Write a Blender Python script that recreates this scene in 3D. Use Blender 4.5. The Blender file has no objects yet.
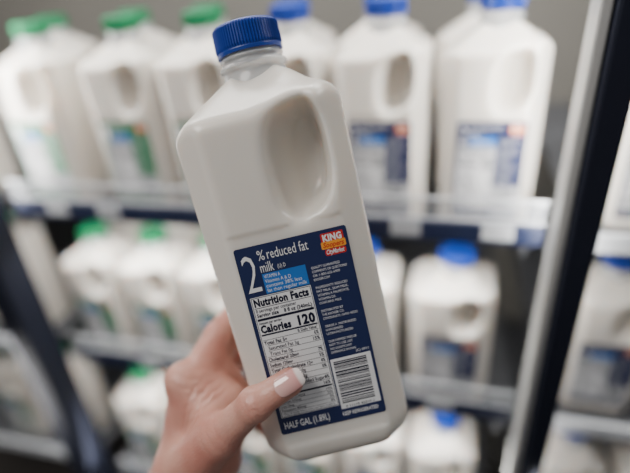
import bpy, bmesh, math, random
import numpy as np
from mathutils import Vector, Matrix
random.seed(4)
SC = bpy.context.scene
COL = SC.collection

# ------------------------------------------------------------------ helpers
def new_mat(name, col, rough=0.5, spec=0.5, metal=0.0, sss=0.0, sssr=(1, .6, .4), sssc=0.01, var=0.0, vscale=40, bump=0.0,
            bscale=200, alpha=1.0, emit=0.0, coat=0.0, trans=0.0):
    m = bpy.data.materials.new(name); m.use_nodes = True
    nt = m.node_tree; b = nt.nodes['Principled BSDF']
    b.inputs['Base Color'].default_value = (*col, 1)
    b.inputs['Roughness'].default_value = rough
    b.inputs['Specular IOR Level'].default_value = spec
    b.inputs['Metallic'].default_value = metal
    b.inputs['Alpha'].default_value = alpha
    b.inputs['Coat Weight'].default_value = coat
    b.inputs['Transmission Weight'].default_value = trans
    if sss:
        b.inputs['Subsurface Weight'].default_value = sss
        b.inputs['Subsurface Radius'].default_value = sssr
        b.inputs['Subsurface Scale'].default_value = sssc
    tc = nt.nodes.new('ShaderNodeTexCoord')
    if var:
        n = nt.nodes.new('ShaderNodeTexNoise'); n.inputs['Scale'].default_value = vscale
        n.inputs['Detail'].default_value = 3
        nt.links.new(tc.outputs['Object'], n.inputs['Vector'])
        r = nt.nodes.new('ShaderNodeValToRGB')
        r.color_ramp.elements[0].position = .3; r.color_ramp.elements[1].position = .7
        r.color_ramp.elements[0].color = (*[c * (1 - var) for c in col], 1)
        r.color_ramp.elements[1].color = (*[min(1, c * (1 + var)) for c in col], 1)
        nt.links.new(n.outputs['Fac'], r.inputs['Fac'])
        nt.links.new(r.outputs['Color'], b.inputs['Base Color'])
    if bump:
        n = nt.nodes.new('ShaderNodeTexNoise'); n.inputs['Scale'].default_value = bscale
        nt.links.new(tc.outputs['Object'], n.inputs['Vector'])
        bp = nt.nodes.new('ShaderNodeBump'); bp.inputs['Strength'].default_value = bump
        bp.inputs['Distance'].default_value = .001
        nt.links.new(n.outputs['Fac'], bp.inputs['Height'])
        nt.links.new(bp.outputs['Normal'], b.inputs['Normal'])
    return m

def obj(name, me, mats=None, parent=None):
    if mats:
        if not isinstance(mats, (list, tuple)): mats = [mats]
        if len(me.materials) == 0:
            for m in mats: me.materials.append(m)
    o = bpy.data.objects.new(name, me); COL.objects.link(o)
    if parent: o.parent = parent
    return o

def tag(o, label, cat, group=None):
    o['label'] = label; o['category'] = cat
    if group: o['group'] = group
    return o

def empty(name, label, cat, loc=(0, 0, 0), group=None):
    o = bpy.data.objects.new(name, None); COL.objects.link(o); o.location = loc
    o.empty_display_size = .05
    return tag(o, label, cat, group)

def box_bm(bm, x0, x1, y0, y1, z0, z1, mi=0):
    vs = [bm.verts.new(c) for c in ((x0, y0, z0), (x1, y0, z0), (x1, y1, z0), (x0, y1, z0),
                                    (x0, y0, z1), (x1, y0, z1), (x1, y1, z1), (x0, y1, z1))]
    for f in ((0, 3, 2, 1), (4, 5, 6, 7), (0, 1, 5, 4), (1, 2, 6, 5), (2, 3, 7, 6), (3, 0, 4, 7)):
        fc = bm.faces.new([vs[i] for i in f]); fc.material_index = mi

def bm_mesh(bm, name, bevel=0, smooth=False):
    if bevel:
        bmesh.ops.bevel(bm, geom=list(bm.edges), offset=bevel, segments=2, affect='EDGES', profile=.5)
    me = bpy.data.meshes.new(name); bm.to_mesh(me); bm.free()
    if smooth:
        me.polygons.foreach_set('use_smooth', [True] * len(me.polygons))
    return me

def box(name, x0, x1, y0, y1, z0, z1, mat, parent=None, bevel=.0015):
    bm = bmesh.new(); box_bm(bm, x0, x1, y0, y1, z0, z1)
    return obj(name, bm_mesh(bm, name, bevel), mat, parent)

def structure(o): o['kind'] = 'structure'; return o

def surface_nets(f, lo, hi, h, name):
    ax = [np.arange(lo[i], hi[i] + h, h) for i in range(3)]
    X, Y, Z = np.meshgrid(*ax, indexing='ij')
    F = f(X, Y, Z).astype(np.float64)
    n = F.shape
    ins = F < 0
    cs = [c - 1 for c in n]
    acc = np.zeros(cs + [3]); cnt = np.zeros(cs)
    def sl(o): return tuple(slice(o[a], o[a] + cs[a]) for a in range(3))
    for a in range(3):
        b, c = [(1, 2), (0, 2), (0, 1)][a]
        for ob in (0, 1):
            for oc in (0, 1):
                o0 = [0, 0, 0]; o0[b] = ob; o0[c] = oc
                o1 = list(o0); o1[a] = 1
                f0 = F[sl(o0)]; f1 = F[sl(o1)]
                m = (f0 < 0) != (f1 < 0)
                t = np.where(m, f0 / np.where(m, f0 - f1, 1), 0)
                for q in range(3):
                    acc[..., q] += np.where(m, (t if q == a else o0[q]), 0)
                cnt += m
    act = cnt > 0
    idx = -np.ones(cs, dtype=np.int64); idx[act] = np.arange(act.sum())
    ii = np.argwhere(act)
    V = (ii + acc[act] / cnt[act][:, None]) * h + np.array([ax[0][0], ax[1][0], ax[2][0]])
    for _ in range(2):
        e = h * .3
        d = f(V[:, 0], V[:, 1], V[:, 2])
        g = np.stack([(f(V[:, 0] + e * (q == 0), V[:, 1] + e * (q == 1), V[:, 2] + e * (q == 2)) - d) / e for q in range(3)], 1)
        g2 = (g * g).sum(1) + 1e-6
        st = -(d / g2)[:, None] * g
        ln = np.linalg.norm(st, axis=1)[:, None]
        st *= np.minimum(1, h / np.maximum(ln, 1e-9))
        V = V + st * .8
    faces = []
    for a in range(3):
        b, c = (a + 1) % 3, (a + 2) % 3
        s0 = [slice(None)] * 3; s1 = [slice(None)] * 3
        s0[a] = slice(0, n[a] - 1); s1[a] = slice(1, n[a])
        ch = ins[tuple(s0)] != ins[tuple(s1)]
        P = np.argwhere(ch)
        ok = (P[:, b] > 0) & (P[:, c] > 0) & (P[:, b] < cs[b]) & (P[:, c] < cs[c])
        P = P[ok]
        fl = ins[tuple(s0)][tuple(P.T)]
        def cell(db, dc):
            Q = P.copy(); Q[:, b] += db; Q[:, c] += dc
            return idx[tuple(Q.T)]
        q = np.stack([cell(-1, -1), cell(0, -1), cell(0, 0), cell(-1, 0)], 1)
        q[~fl] = q[~fl][:, ::-1]
        faces.append(q)
    faces = np.concatenate(faces)
    me = bpy.data.meshes.new(name)
    me.from_pydata(V.tolist(), [], faces.tolist())
    me.update()
    me.polygons.foreach_set('use_smooth', [True] * len(me.polygons))
    return me

def smin(a, b, k):
    h = np.clip(.5 + .5 * (b - a) / k, 0, 1)
    return b * (1 - h) + a * h - k * h * (1 - h)
def smax(a, b, k): return -smin(-a, -b, k)

# ------------------------------------------------------------------ materials
M_milk = new_mat('milk_filled_plastic', (.77, .725, .665), .27, .6, sss=.6, sssr=(1, .84, .72), sssc=.014, var=.02, vscale=14, bump=.06, bscale=260)
M_neck = new_mat('translucent_neck_plastic', (.58, .59, .60), .16, .6, sss=.2, sssc=.01, var=.03, vscale=60, alpha=.62)
M_capblue = new_mat('blue_cap_plastic', (.006, .036, .27), .36, .5, var=.08, vscale=60)
M_capgreen = new_mat('green_cap_plastic', (.004, .17, .065), .38, .5, var=.08, vscale=60)
M_navy = new_mat('navy_label', (.007, .015, .075), .40, .5, var=.05, vscale=90)
M_green = new_mat('green_label', (.006, .15, .055), .42, .45, var=.05, vscale=90)
M_white = new_mat('white_print', (.78, .78, .79), .45, .4, var=.02, vscale=90)
M_black = new_mat('dark_print', (.006, .007, .025), .5, .3, var=.02, vscale=90)
M_sky = new_mat('blue_box_print', (.015, .15, .50), .45, .4, var=.03, vscale=90)
M_red = new_mat('red_print', (.55, .02, .015), .45, .4, var=.03, vscale=90)
M_orange = new_mat('orange_print', (.86, .33, .03), .45, .4, var=.03, vscale=90)
M_steel = new_mat('grey_coated_steel', (.14, .145, .16), .5, .5, metal=.1, var=.1, vscale=12)
M_rail = new_mat('dark_blue_price_rail', (.014, .022, .065), .45, .5, var=.1, vscale=12)
M_guard = new_mat('clear_shelf_guard', (.70, .74, .80), .2, .6, var=.03, vscale=8, alpha=.17)
M_tag = new_mat('white_price_tag', (.58, .60, .63), .6, .3, var=.03, vscale=30)
M_frame = new_mat('pale_grey_frame', (.40, .40, .39), .45, .4, var=.06, vscale=6)
M_dark = new_mat('black_frame', (.008, .010, .020), .7, .2, var=.1, vscale=9)
M_wall = new_mat('case_wall', (.21, .20, .18), .6, .3, var=.08, vscale=3)
M_floor = new_mat('store_floor', (.10, .09, .085), .6, .3, var=.12, vscale=4)

# ------------------------------------------------------------------ camera
PSI, PIT = math.radians(17), math.radians(28.7)
fh = Vector((-math.sin(PSI), math.cos(PSI), 0))
R0 = Vector((math.cos(PSI), math.sin(PSI), 0))
Fw = fh * math.cos(PIT) + Vector((0, 0, -math.sin(PIT)))
U0 = fh * math.sin(PIT) + Vector((0, 0, math.cos(PIT)))
Rc = (.9965 * R0 - .083 * U0).normalized()
Uc = (.083 * R0 + .9965 * U0).normalized()
CAMP = Vector((0, 0, 1.5))
cam = bpy.data.cameras.new('camera'); co = bpy.data.objects.new('camera', cam); COL.objects.link(co)
co.matrix_world = Matrix(((Rc.x, Uc.x, -Fw.x, CAMP.x), (Rc.y, Uc.y, -Fw.y, CAMP.y), (Rc.z, Uc.z, -Fw.z, CAMP.z), (0, 0, 0, 1)))
cam.sensor_width = 36; cam.lens = 480 / 630 * 36
cam.clip_start = .01
cam.dof.use_dof = True; cam.dof.focus_distance = .303; cam.dof.aperture_fstop = 1.55
SC.camera = co

# ------------------------------------------------------------------ jug shapes
DZ = .0143
HY = .052
def body_frame(X, Z):
    q = np.clip(Z / .25, 0, 1)
    return X + .001 + .0035 * q, .0520 + .0030 * q
def f_jug(X, Y, Z):
    Xb, h = body_frame(X, Z)
    ax, ay = np.abs(Xb), np.abs(Y)
    pr = smax(smax(ax - h, ay - HY, .003), (ax + ay) / 1.41421 - (h + HY - .0180) / 1.41421, .0028)
    axn = np.abs(X + .0022)
    rho = (axn ** 8 + ay ** 8 + 1e-18) ** (1 / 8)
    sh = .606 * rho + .795 * Z - (.2222 + .0035 * np.clip(X / .03, -.3, 1))
    d = smax(pr, sh, .0055)
    d = smax(d, -Z, .022)
    # shallow inset panel where the label is glued
    d = smax(d, -np.maximum(np.maximum(np.abs(X + .0015) - .0405, np.abs(Z - .0945) - .0730), Y + HY - .0008), .0020)
    # moulded finger recess on both sides of the grip
    s = np.clip((ay - .011) / .041, 0, 1.3)
    cx = .0252 - .0105 * s; hx = .0082 + .0130 * s ** 1.25; hz = .0230 + .0132 * s
    cz = .2064
    q = (np.abs((X - cx) / hx) ** 2.6 + np.abs((Z - cz - .32 * (X - cx)) / hz) ** 2.6 + 1e-12) ** (1 / 2.6)
    t = smax((q - 1) * hx * .85, .013 - ay, .008)
    d = smax(d, -t, .0040)
    # the waist between grip and neck
    gr = np.sqrt((X - .030) ** 2 + (Z - .2520) ** 2)
    d = d + .0022 * np.exp(-(gr / .009) ** 2)
    r = np.sqrt(X * X + Y * Y)
    nk = np.maximum(r - .0180, np.abs(Z - .258) - .005)
    d = smin(d, nk, .004)
    seam = smax(np.abs(Y) - .0006, d - .0006, .0005)
    return np.minimum(d, seam)

me_body = surface_nets(f_jug, (-.064, -.057, -.004), (.060, .057, .270), .0015, 'milk_jug_body')
me_body.materials.append(M_milk)

def lathe(name, prof, mat, N=216, knurl=0.0, capped=True):
    bm = bmesh.new(); rings = []
    for r, z, k in prof:
        ring = []
        for i in range(N):
            a = 2 * math.pi * i / N
            rr = r + (.00075 * (1 if i % 3 == 0 else -.2) if k else 0)
            ring.append(bm.verts.new((rr * math.cos(a), rr * math.sin(a), z + DZ)))
        rings.append(ring)
    for a, b in zip(rings, rings[1:]):
        for i in range(N):
            bm.faces.new((a[i], a[(i + 1) % N], b[(i + 1) % N], b[i]))
    if capped: bm.faces.new(rings[-1])
    bm.normal_update()
    return bm
def cap_mesh(name, mat):
    prof = [(.0195, .2665, 0), (.0224, .2665, 0), (.0226, .2683, 0), (.0217, .2690, 0), (.0219, .2697, 1), (.0222, .2712, 1),
            (.0217, .2835, 1), (.0208, .2853, 0), (.0192, .2857, 0), (.0180, .2851, 0), (.0090, .2848, 0)]
    me = bm_mesh(lathe(name, prof, mat), name); me.materials.append(mat)
    for p in me.polygons: p.use_smooth = abs(p.normal.z) > .3
    return me
me_cap_b = cap_mesh('blue_cap', M_capblue); me_cap_g = cap_mesh('green_cap', M_capgreen)
me_neck = bm_mesh(lathe('neck', [(.0255, .2435, 0), (.0228, .2480, 0), (.0214, .2530, 0), (.0209, .2560, 0), (.0230, .2571, 0), (.0234, .2582, 0), (.0230, .2594, 0), (.0209, .2604, 0),
                                 (.0208, .2625, 0), (.0217, .2632, 0), (.0217, .2644, 0), (.0208, .2651, 0), (.0207, .2690, 0)], M_neck), 'neck', smooth=True)
me_neck.materials.append(M_neck)

# ------------------------------------------------------------------ label with its printing (units: 112 x 189)
UX = .0718 / 112; UY = .1300 / 189
LY0 = -(HY - .0008) - .0003
def build_label(name, base, big, title, claim):
    mats = [base, M_white, M_black, M_sky, M_red, M_orange]
    bm = bmesh.new()
    def P(lx, ly, lay): return ((lx - 56) * UX - .0016, LY0 - lay * .00008, .1605 - ly * UY)
    def rect(x0, x1, y0, y1, mi, lay, rad=0):
        if rad:
            pts = []
            for cx, cy, a0 in ((x1 - rad, y0 + rad, -90), (x1 - rad, y1 - rad, 0), (x0 + rad, y1 - rad, 90), (x0 + rad, y0 + rad, 180)):
                for k in range(5):
                    a = math.radians(a0 + k * 22.5); pts.append((cx + rad * math.cos(a), cy + rad * math.sin(a)))
        else: pts = [(x0, y0), (x1, y0), (x1, y1), (x0, y1)]
        vs = [bm.verts.new(P(x, y, lay)) for x, y in pts]
        f = bm.faces.new(vs[::-1]); f.material_index = mi
    texts = []
    def T(s, x, y, h, mi=1, w=None, lay=3, bold=0, align='L', shear=0):
        texts.append((s, x, y, h, mi, w, lay, bold, align, shear))
    rect(0, 112, 0, 189, 0, 0, 2.5)
    # header
    T(big, 4.5, 43, 37, w=14, bold=-.008)
    T('%', 21.5, 14.5, 9.6, w=7); T(title, 31, 14.5, 9.8, w=41, bold=-.002)
    T('milk', 21.5, 26, 9.8, w=13.5, bold=-.002)
    T('(U) D', 38.5, 25, 4, w=8)
    rect(21.5, 65, 27.5, 46.5, 3, 1)
    for i, s in enumerate(claim): T(s, 23, 32.0 + i * 4.4, 3.5, w=[16, 26, 36, 40][i], lay=2, bold=.0)
    # store badge
    rect(85.5, 108, 3.5, 12.0, 4, 1, 1.2); T('KING', 87.3, 10.9, 6.0, w=18.8, bold=.05, lay=2)
    rect(84.5, 109, 11.4, 18.2, 5, 2, 1.2); T('Soopers', 86.2, 16.8, 4.6, mi=4, w=21, bold=.02, lay=3, shear=.25)
    rect(87, 108, 18.6, 24.8, 4, 1, 2.0); T('CityMarket', 88.3, 23.3, 4.4, mi=1, w=18, bold=.02, shear=.35)
    # right column
    col = ['QUALITY GUARANTEED', 'COMMENTS OR QUESTIONS?', 'OR 1-800-632-6900', 'KROGER.COM', '',
           'INGREDIENTS: REDUCED', 'FAT MILK, SKIM MILK,', 'VITAMIN A PALMITATE,', 'VITAMIN D3.', 'CONTAINS: MILK', '',
           'DISTRIBUTED BY', 'THE KROGER CO.', 'CINCINNATI, OHIO 45202', '',
           'GRADE A  PASTEURIZED', 'HOMOGENIZED', 'ULTRA-PASTEURIZED', '',
           'OUR FARMERS PLEDGE', 'NOT TO USE rbST', 'NO SIGNIFICANT', 'DIFFERENCE SHOWN']
    for i, s in enumerate(col):
        if s: T(s, 70, 33.5 + i * 3.85, 2.4, w=min(37, len(s) * 1.60), bold=.0)
    T('(C) 0911', 95, 121.5, 2.6, w=13)
    # barcode
    rect(67, 109, 124, 176.5, 1, 1)
    rnd = random.Random(7); y = 127
    while y < 171:
        w = rnd.choice((.6, .6, 1.1, 1.6)); rect(69.5, 104, y, y + w, 2, 2); y += w + rnd.choice((.6, .6, 1.0, 1.4))
    T('0 11110 42010 1', 72, 175.6, 2.6, mi=2, w=30, bold=.01)
    # nutrition panel
    rect(4, 65.5, 47.5, 171.5, 1, 1)
    K = dict(mi=2, lay=3)
    rect(4.6, 64.9, 48.1, 170.9, 2, 1.4); rect(5.2, 64.3, 48.7, 170.3, 1, 1.8)
    T('Nutrition Facts', 6.6, 56.6, 7.3, w=55.5, bold=.05, **K)
    rect(6, 63.5, 58.0, 58.6, 2, 2.6)
    T('8 servings per container', 6.5, 62.6, 3.5, w=41, bold=.012, **K)
    T('Serving size', 6.5, 67.2, 3.7, w=22, bold=.035, **K); T('8 fl oz (240mL)', 34, 67.2, 3.7, w=28.5, bold=.035, **K)
    rect(6, 63.5, 68.6, 71, 2, 2.6)
    T('Amount per serving', 6.5, 74.4, 2.6, w=23, bold=.03, **K)
    T('Calories', 6.6, 82.8, 7.4, w=31, bold=.052, **K); T('120', 45, 82.8, 9.4, w=17.5, bold=.052, **K)
    rect(6, 63.5, 84.2, 85.8, 2, 2.6)
    T('% Daily Value*', 42, 89.2, 2.8, w=21, bold=.03, **K)
    rows = [('Total Fat 5g', '6%', 0, 1), ('Saturated Fat 3g', '15%', 3, 0), ('Trans Fat 0g', '', 3, 0), ('Cholesterol 20mg', '7%', 0, 1),
            ('Sodium 120mg', '5%', 0, 1), ('Total Carbohydrate 12g', '4%', 0, 1), ('Dietary Fiber 0g', '0%', 3, 0),
            ('Total Sugars 12g', '', 3, 0), ('Includes 0g Added Sugars', '0%', 6, 0), ('Protein 8g', '16%', 0, 1)]
    y = 90
    for s, v, ind, b in rows:
        rect(6 + ind, 63.5, y, y + .4, 2, 2.6)
        T(s, 6.5 + ind, y + 4.8, 3.6, w=len(s) * 1.95, bold=.012 + .02 * b, **K)
        if v: T(v, 62.5 - len(v) * 2.3, y + 4.8, 3.6, w=len(v) * 2.3, bold=.03, **K)
        y += 5.75
    rect(6, 63.5, y, y + 1.8, 2, 2.6); y += 1.8
    for s, v in (('Vitamin D 2.5mcg', '10%'), ('Calcium 310mg', '25%'), ('Iron 0mg', '0%'), ('Potassium 400mg', '8%')):
        T(s, 6.5, y + 3.6, 2.8, w=len(s) * 1.7, bold=.01, **K); T(v, 62.5 - len(v) * 2, y + 3.6, 2.8, w=len(v) * 2, bold=.01, **K)
        y += 4.2; rect(6, 63.5, y, y + .3, 2, 2.6)
    T('*The % Daily Value tells you how much a', 6.5, y + 3.2, 2.1, w=55, **K)
    T('HALF GAL (1.89L)', 5, 183.5, 7.2, w=48, bold=.012)
    T('KEEP REFRIGERATED', 67, 183.4, 3.9, w=38, bold=.02)
    obs = []
    for t in texts:
        cu = bpy.data.curves.new('print', 'FONT'); cu.body = t[0]; cu.size = 1; cu.resolution_u = 2
        cu.offset = t[7]; cu.shear = t[9]
        if t[7] > .02: cu.space_character = 1.0 + t[7] * 1.6
        o = bpy.data.objects.new('print', cu); COL.objects.link(o); obs.append(o)
    dg = bpy.context.evaluated_depsgraph_get(); dg.update()
    for t, o in zip(texts, obs):
        s, x, y, h, mi, w, lay, bold, al, shr = t
        me = bpy.data.meshes.new_from_object(o.evaluated_get(dg))
        if len(me.vertices) == 0: continue
        xs = [v.co.x for v in me.vertices]; mn, mx = min(xs), max(xs)
        sy = h / .72; sx = (w / (mx - mn)) if w else sy
        vs = [bm.verts.new(P(x + (v.co.x - mn) * sx, y - v.co.y * sy, lay)) for v in me.vertices]
        for p in me.polygons:
            try:
                f = bm.faces.new([vs[i] for i in p.vertices]); f.material_index = mi
            except ValueError: pass
        bpy.data.meshes.remove(me)
    for o in obs:
        c = o.data; bpy.data.objects.remove(o); bpy.data.curves.remove(c)
    bm.normal_update()
    for f in bm.faces:
        if f.normal.y > 0: f.normal_flip()
    me = bm_mesh(bm, name)
    for m in mats: me.materials.append(m)
    return me
claim2 = ['VITAMIN A', 'Vitamins A & D', 'contains 38% less', 'fat than regular milk']
me_lab_b = build_label('navy_label', M_navy, '2', 'reduced fat', claim2)
me_lab_g = build_label('green_label', M_green, '1', 'lowfat', claim2)

# ------------------------------------------------------------------ jug in the hand
ex = (.974 * Rc + .228 * Uc).normalized()
ez = (-.224 * Rc + .957 * Uc - .182 * Fw); ez = (ez - ez.dot(ex) * ex).normalized()
ey = ez.cross(ex)
Mid = CAMP + Rc * -.0144 + Uc * -.0012 + Fw * .30
hbase = Mid + ey * .05 - ez * .145
def mat4(b): return Matrix(((ex.x, ey.x, ez.x, b.x), (ex.y, ey.y, ez.y, b.y), (ex.z, ey.z, ez.z, b.z), (0, 0, 0, 1)))
HM = mat4(hbase); JM = mat4(hbase - ez * DZ)

def make_jug(kind, label, group=None):
    r = empty('milk_jug', label, 'milk jug', group=group)
    obj('body', me_body, parent=r)
    obj('neck', me_neck, parent=r)
    obj('cap', me_cap_b if kind == 'b' else me_cap_g, parent=r)
    obj('label', me_lab_b if kind == 'b' else me_lab_g, parent=r)
    return r
hero = make_jug('b', 'tilted half gallon milk jug with navy reduced fat label, held up in the hand')
hero.matrix_world = JM

# ------------------------------------------------------------------ hand
def seg(X, Y, Z, a, b, ra, rb):
    a = np.array(a); b = np.array(b); d = b - a; L2 = (d * d).sum()
    px, py, pz = X - a[0], Y - a[1], Z - a[2]
    t = np.clip((px * d[0] + py * d[1] + pz * d[2]) / L2, 0, 1)
    return np.sqrt((px - t * d[0]) ** 2 + (py - t * d[1]) ** 2 + (pz - t * d[2]) ** 2) - (ra + (rb - ra) * t)
WR = (-.134, -.006, -.038); EL = (-.205, -.075, -.200)
MC = {'i': (-.1030, -.002, .0450), 'm': (-.1030, .020, .0350), 'r': (-.1010, .040, .0190), 'p': (-.0960, .056, .0010)}
FG = {'i': [(-.0800, .024, .0690), (-.0630, .0490, .0800), (-.0410, .0630, .0860)],
      'm': [(-.0730, .053, .0560), (-.0540, .0650, .0630), (-.0310, .0625, .0680)],
      'r': [(-.0700, .066, .0330), (-.0490, .0655, .0390), (-.0260, .0620, .0430)],
      'p': [(-.0780, .046, -.0150), (-.0600, .032, -.0270), (-.0440, .018, -.0260)]}
RF = {'i': (.0128, .0106, .0090, .0080), 'm': (.0120, .0102, .0088, .0080), 'r': (.0112, .0096, .0084, .0076), 'p': (.0104, .0088, .0080, .0072)}
TH = [(-.1220, -.018, -.014), (-.0785, -.0480, .0240), (-.0470, -.0640, .0492), (-.0225, -.0620, .0575)]
def f_hand(X, Y, Z):
    palm = seg(X, Y, Z, WR, EL, .0285, .034)
    palm = smin(palm, seg(X, Y, Z, (-.122, .016, -.036), (-.182, -.05, -.2), .021, .029), .012)
    for k, r0, r1 in (('i', .0195, .0155), ('m', .0175, .0138), ('r', .016, .0128), ('p', .016, .0115)):
        palm = smin(palm, seg(X, Y, Z, (WR[0], WR[1] + {'i': -.006, 'm': .002, 'r': .010, 'p': .018}[k], WR[2]), MC[k], r0, r1), .010)
    # knuckle of the index finger
    palm = smin(palm, np.sqrt((X + .108) ** 2 + (Y + .004) ** 2 + (Z - .050) ** 2) - .0135, .007)
    # heel of the hand under the jug corner
    palm = smin(palm, seg(X, Y, Z, (-.112, .020, -.040), (-.088, .030, -.012), .018, .014), .012)
    # flesh of the palm lying against the side of the jug
    palm = smin(palm, seg(X, Y, Z, (-.092, .004, .042), (-.078, -.006, .028), .0125, .0125), .010)
    palm = smin(palm, seg(X, Y, Z, (-.084, .016, .054), (-.078, .020, .020), .0095, .0130), .008)
    palm = smin(palm, seg(X, Y, Z, (-.082, -.010, .020), (-.098, -.004, -.020), .0145, .018), .014)
    fing = None
    for k in 'imrp':
        pts = [MC[k]] + FG[k]; c = None
        for j in range(3):
            s = seg(X, Y, Z, pts[j], pts[j + 1], RF[k][j], RF[k][j + 1])
            c = s if c is None else smin(c, s, .003)
        fing = c if fing is None else smin(fing, c, .0012)
    d = smin(palm, fing, .006)
    # thumb and the ball of the thumb, and the web to the index finger
    th = seg(X, Y, Z, TH[0], TH[1], .0215, .0140)
    th = smin(th, seg(X, Y, Z, TH[1], TH[2], .0125, .0100), .008)
    tip = seg(X, Y, Z, TH[2], TH[3], .0100, .0090)
    th = smin(th, tip, .003)
    pad = np.sqrt((X - TH[2][0]) ** 2 + (Y - TH[2][1]) ** 2 + (Z - TH[2][2]) ** 2) - .0108
    th = smin(th, pad, .004)
    d = smin(d, th, .009)
    web = seg(X, Y, Z, (-.097, -.008, .034), (-.086, -.032, .024), .0130, .0100)
    d = smin(d, web, .014)
    # creases: over the thumb joint, at the thumb's root, across the web and on the finger
    def crease(P0, ax, offs, rad, depth, wid):
        ax = np.array(ax) / np.linalg.norm(ax)
        u0 = (X - P0[0]) * ax[0] + (Y - P0[1]) * ax[1] + (Z - P0[2]) * ax[2]
        wob = .0006 * np.sin(X * 800 + Z * 450) + .0003 * np.sin(Z * 1700)
        near = np.exp(-((X - P0[0]) ** 2 + (Y - P0[1]) ** 2 + (Z - P0[2]) ** 2) / rad ** 2)
        r = 0
        for q in offs: r = r + .65 * depth * np.exp(-((u0 - q + wob) / wid) ** 2)
        return r * near
    tx = np.array(TH[3]) - np.array(TH[2])
    d = d + crease((TH[2][0], TH[2][1] - .010, TH[2][2] + .003), tx, (-.0050, -.0026, -.0002, .0022), .011, .0012, .0006)
    tm = np.array(TH[2]) - np.array(TH[1])
    d = d + crease((TH[1][0], TH[1][1] - .012, TH[1][2] + .004), tm, (-.008, -.001, .006), .015, .0007, .0010)
    d = d + crease((-.092, -.024, .036), (.75, -.6, -.35), (-.010, -.005, .001, .006), .020, .0012, .0010)
    d = d + crease((-.098, -.010, .052), (.5, .2, .9), (-.006, .001, .008), .016, .0008, .0010)
    d = d + crease((-.082, .014, .070), (.6, .55, .55), (-.004, .000, .004), .014, .0009, .0008)
    # the flesh gives way where it presses on the jug
    Zj = Z + DZ
    Xb, h = body_frame(X, Zj)
    jug = np.maximum(np.maximum(np.maximum(np.abs(Xb) - h - .0003, np.abs(Y) - HY - .0010), -Zj), (np.abs(Xb) + np.abs(Y)) / 1.41421 - (h + HY - .0173) / 1.41421)
    return smax(d, -jug, .001)
me_hand = surface_nets(f_hand, (-.245, -.117, -.237), (-.008, .090, .10), .0014, 'person')

M_skin = bpy.data.materials.new('skin'); M_skin.use_nodes = True
nt = M_skin.node_tree; b = nt.nodes['Principled BSDF']
b.inputs['Roughness'].default_value = .38; b.inputs['Specular IOR Level'].default_value = .5
b.inputs['Subsurface Weight'].default_value = .20; b.inputs['Subsurface Radius'].default_value = (1, .35, .22); b.inputs['Subsurface Scale'].default_value = .004
tc = nt.nodes.new('ShaderNodeTexCoord')
n1 = nt.nodes.new('ShaderNodeTexNoise'); n1.inputs['Scale'].default_value = 32; n1.inputs['Detail'].default_value = 5
nt.links.new(tc.outputs['Object'], n1.inputs['Vector'])
r1 = nt.nodes.new('ShaderNodeValToRGB'); r1.color_ramp.elements[0].position = .3; r1.color_ramp.elements[1].position = .7
r1.color_ramp.elements[0].color = (.55, .235, .185, 1); r1.color_ramp.elements[1].color = (.64, .355, .28, 1)
nt.links.new(n1.outputs['Fac'], r1.inputs['Fac'])
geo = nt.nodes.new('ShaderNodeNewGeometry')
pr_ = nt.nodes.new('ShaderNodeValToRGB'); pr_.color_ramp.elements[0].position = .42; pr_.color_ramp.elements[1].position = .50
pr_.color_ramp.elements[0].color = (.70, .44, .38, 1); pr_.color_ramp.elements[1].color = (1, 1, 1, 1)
nt.links.new(geo.outputs['Pointiness'], pr_.inputs['Fac'])  # concave folds darkened and reddened: crease shade put into the skin colour
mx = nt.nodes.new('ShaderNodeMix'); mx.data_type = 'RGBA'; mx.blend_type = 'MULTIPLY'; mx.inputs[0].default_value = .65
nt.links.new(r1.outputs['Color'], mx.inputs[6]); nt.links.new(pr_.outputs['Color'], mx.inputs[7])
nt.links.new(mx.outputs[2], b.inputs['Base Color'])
vo = nt.nodes.new('ShaderNodeTexVoronoi'); vo.inputs['Scale'].default_value = 620
nt.links.new(tc.outputs['Object'], vo.inputs['Vector'])
n2 = nt.nodes.new('ShaderNodeTexNoise'); n2.inputs['Scale'].default_value = 110; n2.inputs['Detail'].default_value = 3
nt.links.new(tc.outputs['Object'], n2.inputs['Vector'])
ad = nt.nodes.new('ShaderNodeMath'); ad.operation = 'ADD'
nt.links.new(vo.outputs['Distance'], ad.inputs[0]); nt.links.new(n2.outputs['Fac'], ad.inputs[1])
bp = nt.nodes.new('ShaderNodeBump'); bp.inputs['Strength'].default_value = .22; bp.inputs['Distance'].default_value = .0007
nt.links.new(ad.outputs[0], bp.inputs['Height']); nt.links.new(bp.outputs['Normal'], b.inputs['Normal'])
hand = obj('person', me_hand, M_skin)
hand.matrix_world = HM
tag(hand, 'bare left hand and wrist gripping the tilted milk jug, thumb across its label', 'person')

# thumb nail
M_nail = bpy.data.materials.new('nail'); M_nail.use_nodes = True
nt = M_nail.node_tree; bs = nt.nodes['Principled BSDF']; bs.inputs['Roughness'].default_value = .10
bs.inputs['Coat Weight'].default_value = .9
uvn = nt.nodes.new('ShaderNodeUVMap'); sp = nt.nodes.new('ShaderNodeSeparateXYZ'); rp = nt.nodes.new('ShaderNodeValToRGB')
nt.links.new(uvn.outputs['UV'], sp.inputs['Vector']); nt.links.new(sp.outputs['X'], rp.inputs['Fac']); nt.links.new(rp.outputs['Color'], bs.inputs['Base Color'])
e = rp.color_ramp.elements
e[0].position = 0; e[0].color = (.74, .46, .42, 1); e[1].position = .76; e[1].color = (.70, .35, .33, 1)
e2 = rp.color_ramp.elements.new(.84); e2.color = (.84, .74, .71, 1)
t_ = (Vector(TH[3]) - Vector(TH[2])).normalized()
n_ = Vector((-.05, -.90, .36)); n_ = (n_ - n_.dot(t_) * t_).normalized(); b_ = t_.cross(n_)
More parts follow.
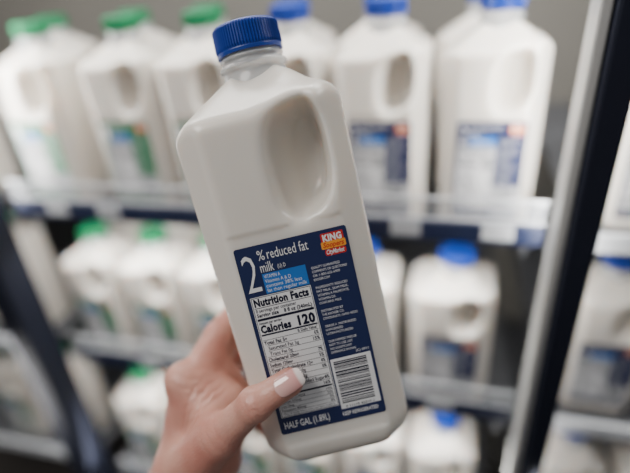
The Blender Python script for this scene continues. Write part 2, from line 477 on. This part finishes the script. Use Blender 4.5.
bm = bmesh.new(); uvl = bm.loops.layers.uv.new('UVMap')
NU, NV = 22, 16; grid = []; uvs = {}
for i in range(NU + 1):
    row = []
    for j in range(NV + 1):
        u = i / NU; s = (j / NV - .5) * 2
        au = (u - .5) * 2
        wid = (1 - abs(au) ** 3.6) ** (1 / 2.6) if abs(au) < 1 else 0
        wid = max(wid, .02)
        ang = s * wid * .76
        rr = .0097 - .0005 * u
        cpt = Vector(TH[3]) + t_ * (-.0085 + .0195 * u)
        drop = -.0026 * max(0, u - .5) ** 1.6 * 2
        v = bm.verts.new(cpt + n_ * (rr * math.cos(ang) + drop) + b_ * (rr * math.sin(ang)))
        uvs[v] = (u, j / NV); row.append(v)
    grid.append(row)
for i in range(NU):
    for j in range(NV):
        f = bm.faces.new((grid[i][j], grid[i + 1][j], grid[i + 1][j + 1], grid[i][j + 1]))
        f.smooth = True
        for l in f.loops: l[uvl].uv = uvs[l.vert]
me_n = bm_mesh(bm, 'thumb_nail', smooth=True)
nail = obj('thumb_nail', me_n, M_nail, hand)
nail['label'] = 'glossy pink thumb nail'
so = nail.modifiers.new('thick', 'SOLIDIFY'); so.thickness = .0006; so.offset = 0

# ------------------------------------------------------------------ refrigerated case
decks = [1.222, .945, .640]
rail0 = [.012, .024, .020]
names_s = ['upper', 'middle', 'bottom']
tagspots = [[-.50, -.42, -.04, .055], [-.43, .01], []]
for si, (z, nm) in enumerate(zip(decks, names_s)):
    s = empty('shelf', 'metal refrigerator shelf, the %s one, with a dark price rail and clear front guard' % nm, 'shelf', (0, 0, 0), 'refrigerator shelves')
    box('deck', -.620, .106, .503, 1.12, z - .006, z, M_steel, s, bevel=.001)
    a = z + rail0[si]
    box('price_rail', -.570, .099, .470, .4775, a, a + .023, M_rail, s)
    box('front_guard', -.570, .099, .4735, .476, a + .0235, a + .050, M_guard, s, bevel=.0005)
    for zz in (a + .026, a + .050):
        box('guard_wire', -.570, .099, .4705, .4730, zz, zz + .0022, M_tag, s, bevel=.0004)
    for bx in (-.56, -.22, .085):
        box('rail_bracket', bx - .002, bx + .002, .4775, .5035, z - .004, a + .012, M_steel, s, bevel=.0004)
    for x in tagspots[si]:
        box('price_tag', x - .016, x + .016, .4690, .4703, a + .006, a + .024, M_tag, s, bevel=.0003)

def place(kind, x, y, z, rz, label, group, sc=.80, xy=.93, cache={}):
    if kind not in cache:
        r = make_jug(kind, label, group); cache[kind] = r
    else:
        src = cache[kind]
        r = src.copy(); COL.objects.link(r); r['label'] = label; r['group'] = group
        for ch in src.children:
            c = ch.copy(); COL.objects.link(c); c.parent = r
    r.location = (x, y, z + .0005); r.rotation_euler = (0, 0, rz); r.scale = (xy, min(xy, .95), sc)
    return r
cn = {'b': 'blue', 'g': 'green'}
ordn = ['first', 'second', 'third', 'fourth', 'fifth', 'sixth']
upper = [('b', .044), ('b', -.071), ('b', -.178), ('g', -.285), ('g', -.392), ('g', -.530)]
middle = [('b', .020), ('b', -.105), ('g', -.216), ('g', -.322), ('g', -.428), ('g', -.534)]
lower = [('b', .022), ('b', -.090), ('g', -.202), ('g', -.312), ('g', -.422), ('g', -.532)]
for si, cols in enumerate((upper, middle, lower)):
    for ci, (k, x) in enumerate(cols):
        nrow = 2 if (si == 0 or ci > 1) else 1
        for r in range(nrow):
            wh = ['in the front row', 'one row behind the front'][r]
            sh = (-.010, -.020, -.030, -.045, -.055, -.062)[ci]
            if si > 0: sh = -.030
            place(k, x + sh * r, .555 + r * .112, decks[si], math.radians(random.uniform(-2, 2)),
                  '%s-capped milk jug %s of the %s shelf, %s from the right' % (cn[k], wh, names_s[si], ordn[ci]),
                  'milk jugs on the %s shelf' % names_s[si], sc=(.832, .768, .768)[si],
                  xy=.945 if si == 0 else (1.0 if ci < 2 and si == 1 else .93))

# neighbouring bays
for sx0, sx1, side in ((.150, .75, 'right'), (-1.35, -.68, 'left')):
    for z, nm in zip(decks, names_s):
        s = empty('shelf', 'shelf of the neighbouring case bay beyond the %s door post, the %s one' % (side, nm), 'shelf', (0, 0, 0), 'refrigerator shelves')
        box('deck', sx0, sx1, .503, 1.12, z - .006, z, M_steel, s, bevel=.001)
        box('price_rail', sx0, sx1, .494, .5025, z - .004, z + .018, M_tag, s)
for si in range(3):
    for j, x in enumerate((.212, .325)):
        place('b', x, .575, decks[si], 0, 'milk jug beyond the right door post on the %s shelf, %s from the post' % (names_s[si], ordn[j]), 'milk jugs in the right bay', sc=.77)
    for j, x in enumerate((-.745, -.86)):
        place('g', x, .575, decks[si], 0, 'milk jug beyond the left door post on the %s shelf, %s from the post' % (names_s[si], ordn[j]), 'milk jugs in the left bay', sc=.77)

structure(box('trim_1', .0995, .1085, .422, .455, 0, 2.1, M_frame, None, .002))
structure(box('trim_2', .1095, .1330, .415, .465, 0, 2.1, M_dark, None, .003))
structure(box('trim_3', -.622, -.582, .415, .465, 0, 2.1, M_dark, None, .003))
structure(box('wall_back', -1.6, 1.2, 1.13, 1.16, 0, 2.15, M_wall, None))
structure(box('wall_left', -1.63, -1.6, .4, 1.16, 0, 2.15, M_wall, None))
structure(box('wall_right', 1.2, 1.23, .4, 1.16, 0, 2.15, M_wall, None))
structure(box('ceiling', -1.63, 1.23, .4, 1.16, 2.15, 2.18, M_frame, None))
structure(box('floor', -3, 3, -2.5, 1.3, -.03, 0, M_floor, None))

# ------------------------------------------------------------------ light
w = bpy.data.worlds.new('world'); SC.world = w; w.use_nodes = True
w.node_tree.nodes['Background'].inputs['Color'].default_value = (.86, .87, .89, 1)
w.node_tree.nodes['Background'].inputs['Strength'].default_value = .25
def area(name, loc, target, sx, sy, power, col):
    l = bpy.data.lights.new(name, 'AREA'); l.shape = 'RECTANGLE'; l.size = sx; l.size_y = sy; l.energy = power; l.color = col
    o = bpy.data.objects.new(name, l); COL.objects.link(o); o.location = loc
    o.rotation_euler = (Vector(target) - Vector(loc)).to_track_quat('-Z', 'Y').to_euler()
area('ceiling_lamp', (-.8, -.45, 2.6), (-.1, .35, 1.3), .9, .6, 20, (1, .96, .91))
area('case_strip_lamp_right', (.092, .462, 1.35), (-.15, .7, 1.3), .02, 1.0, 2.4, (1, .98, .94))
area('case_strip_lamp_left', (-.575, .462, 1.30), (-.28, .7, 1.2), .02, 1.0, 2.6, (1, .98, .94))
area('case_strip_lamp_far_left', (-.63, .480, 1.25), (-.85, .7, 1.2), .02, 1.0, .9, (1, .98, .94))
area('case_strip_lamp_far_right', (.138, .478, 1.25), (.35, .7, 1.2), .02, .9, 1.1, (1, .98, .94))
area('case_top_lamp', (-.2, .48, 1.75), (-.2, .66, 1.2), 1.4, .05, 8, (1, .98, .94))
area('shelf_fill_upper', (-.25, .490, 1.212), (-.25, .56, 1.0), .62, .012, 2.0, (1, .98, .94))  # added fill light under the upper shelf, brightens the middle row of jugs
area('shelf_fill_middle', (-.25, .490, .935), (-.25, .56, .72), .62, .012, 2.0, (1, .98, .94))  # the same added fill light, for the jugs on the bottom shelf
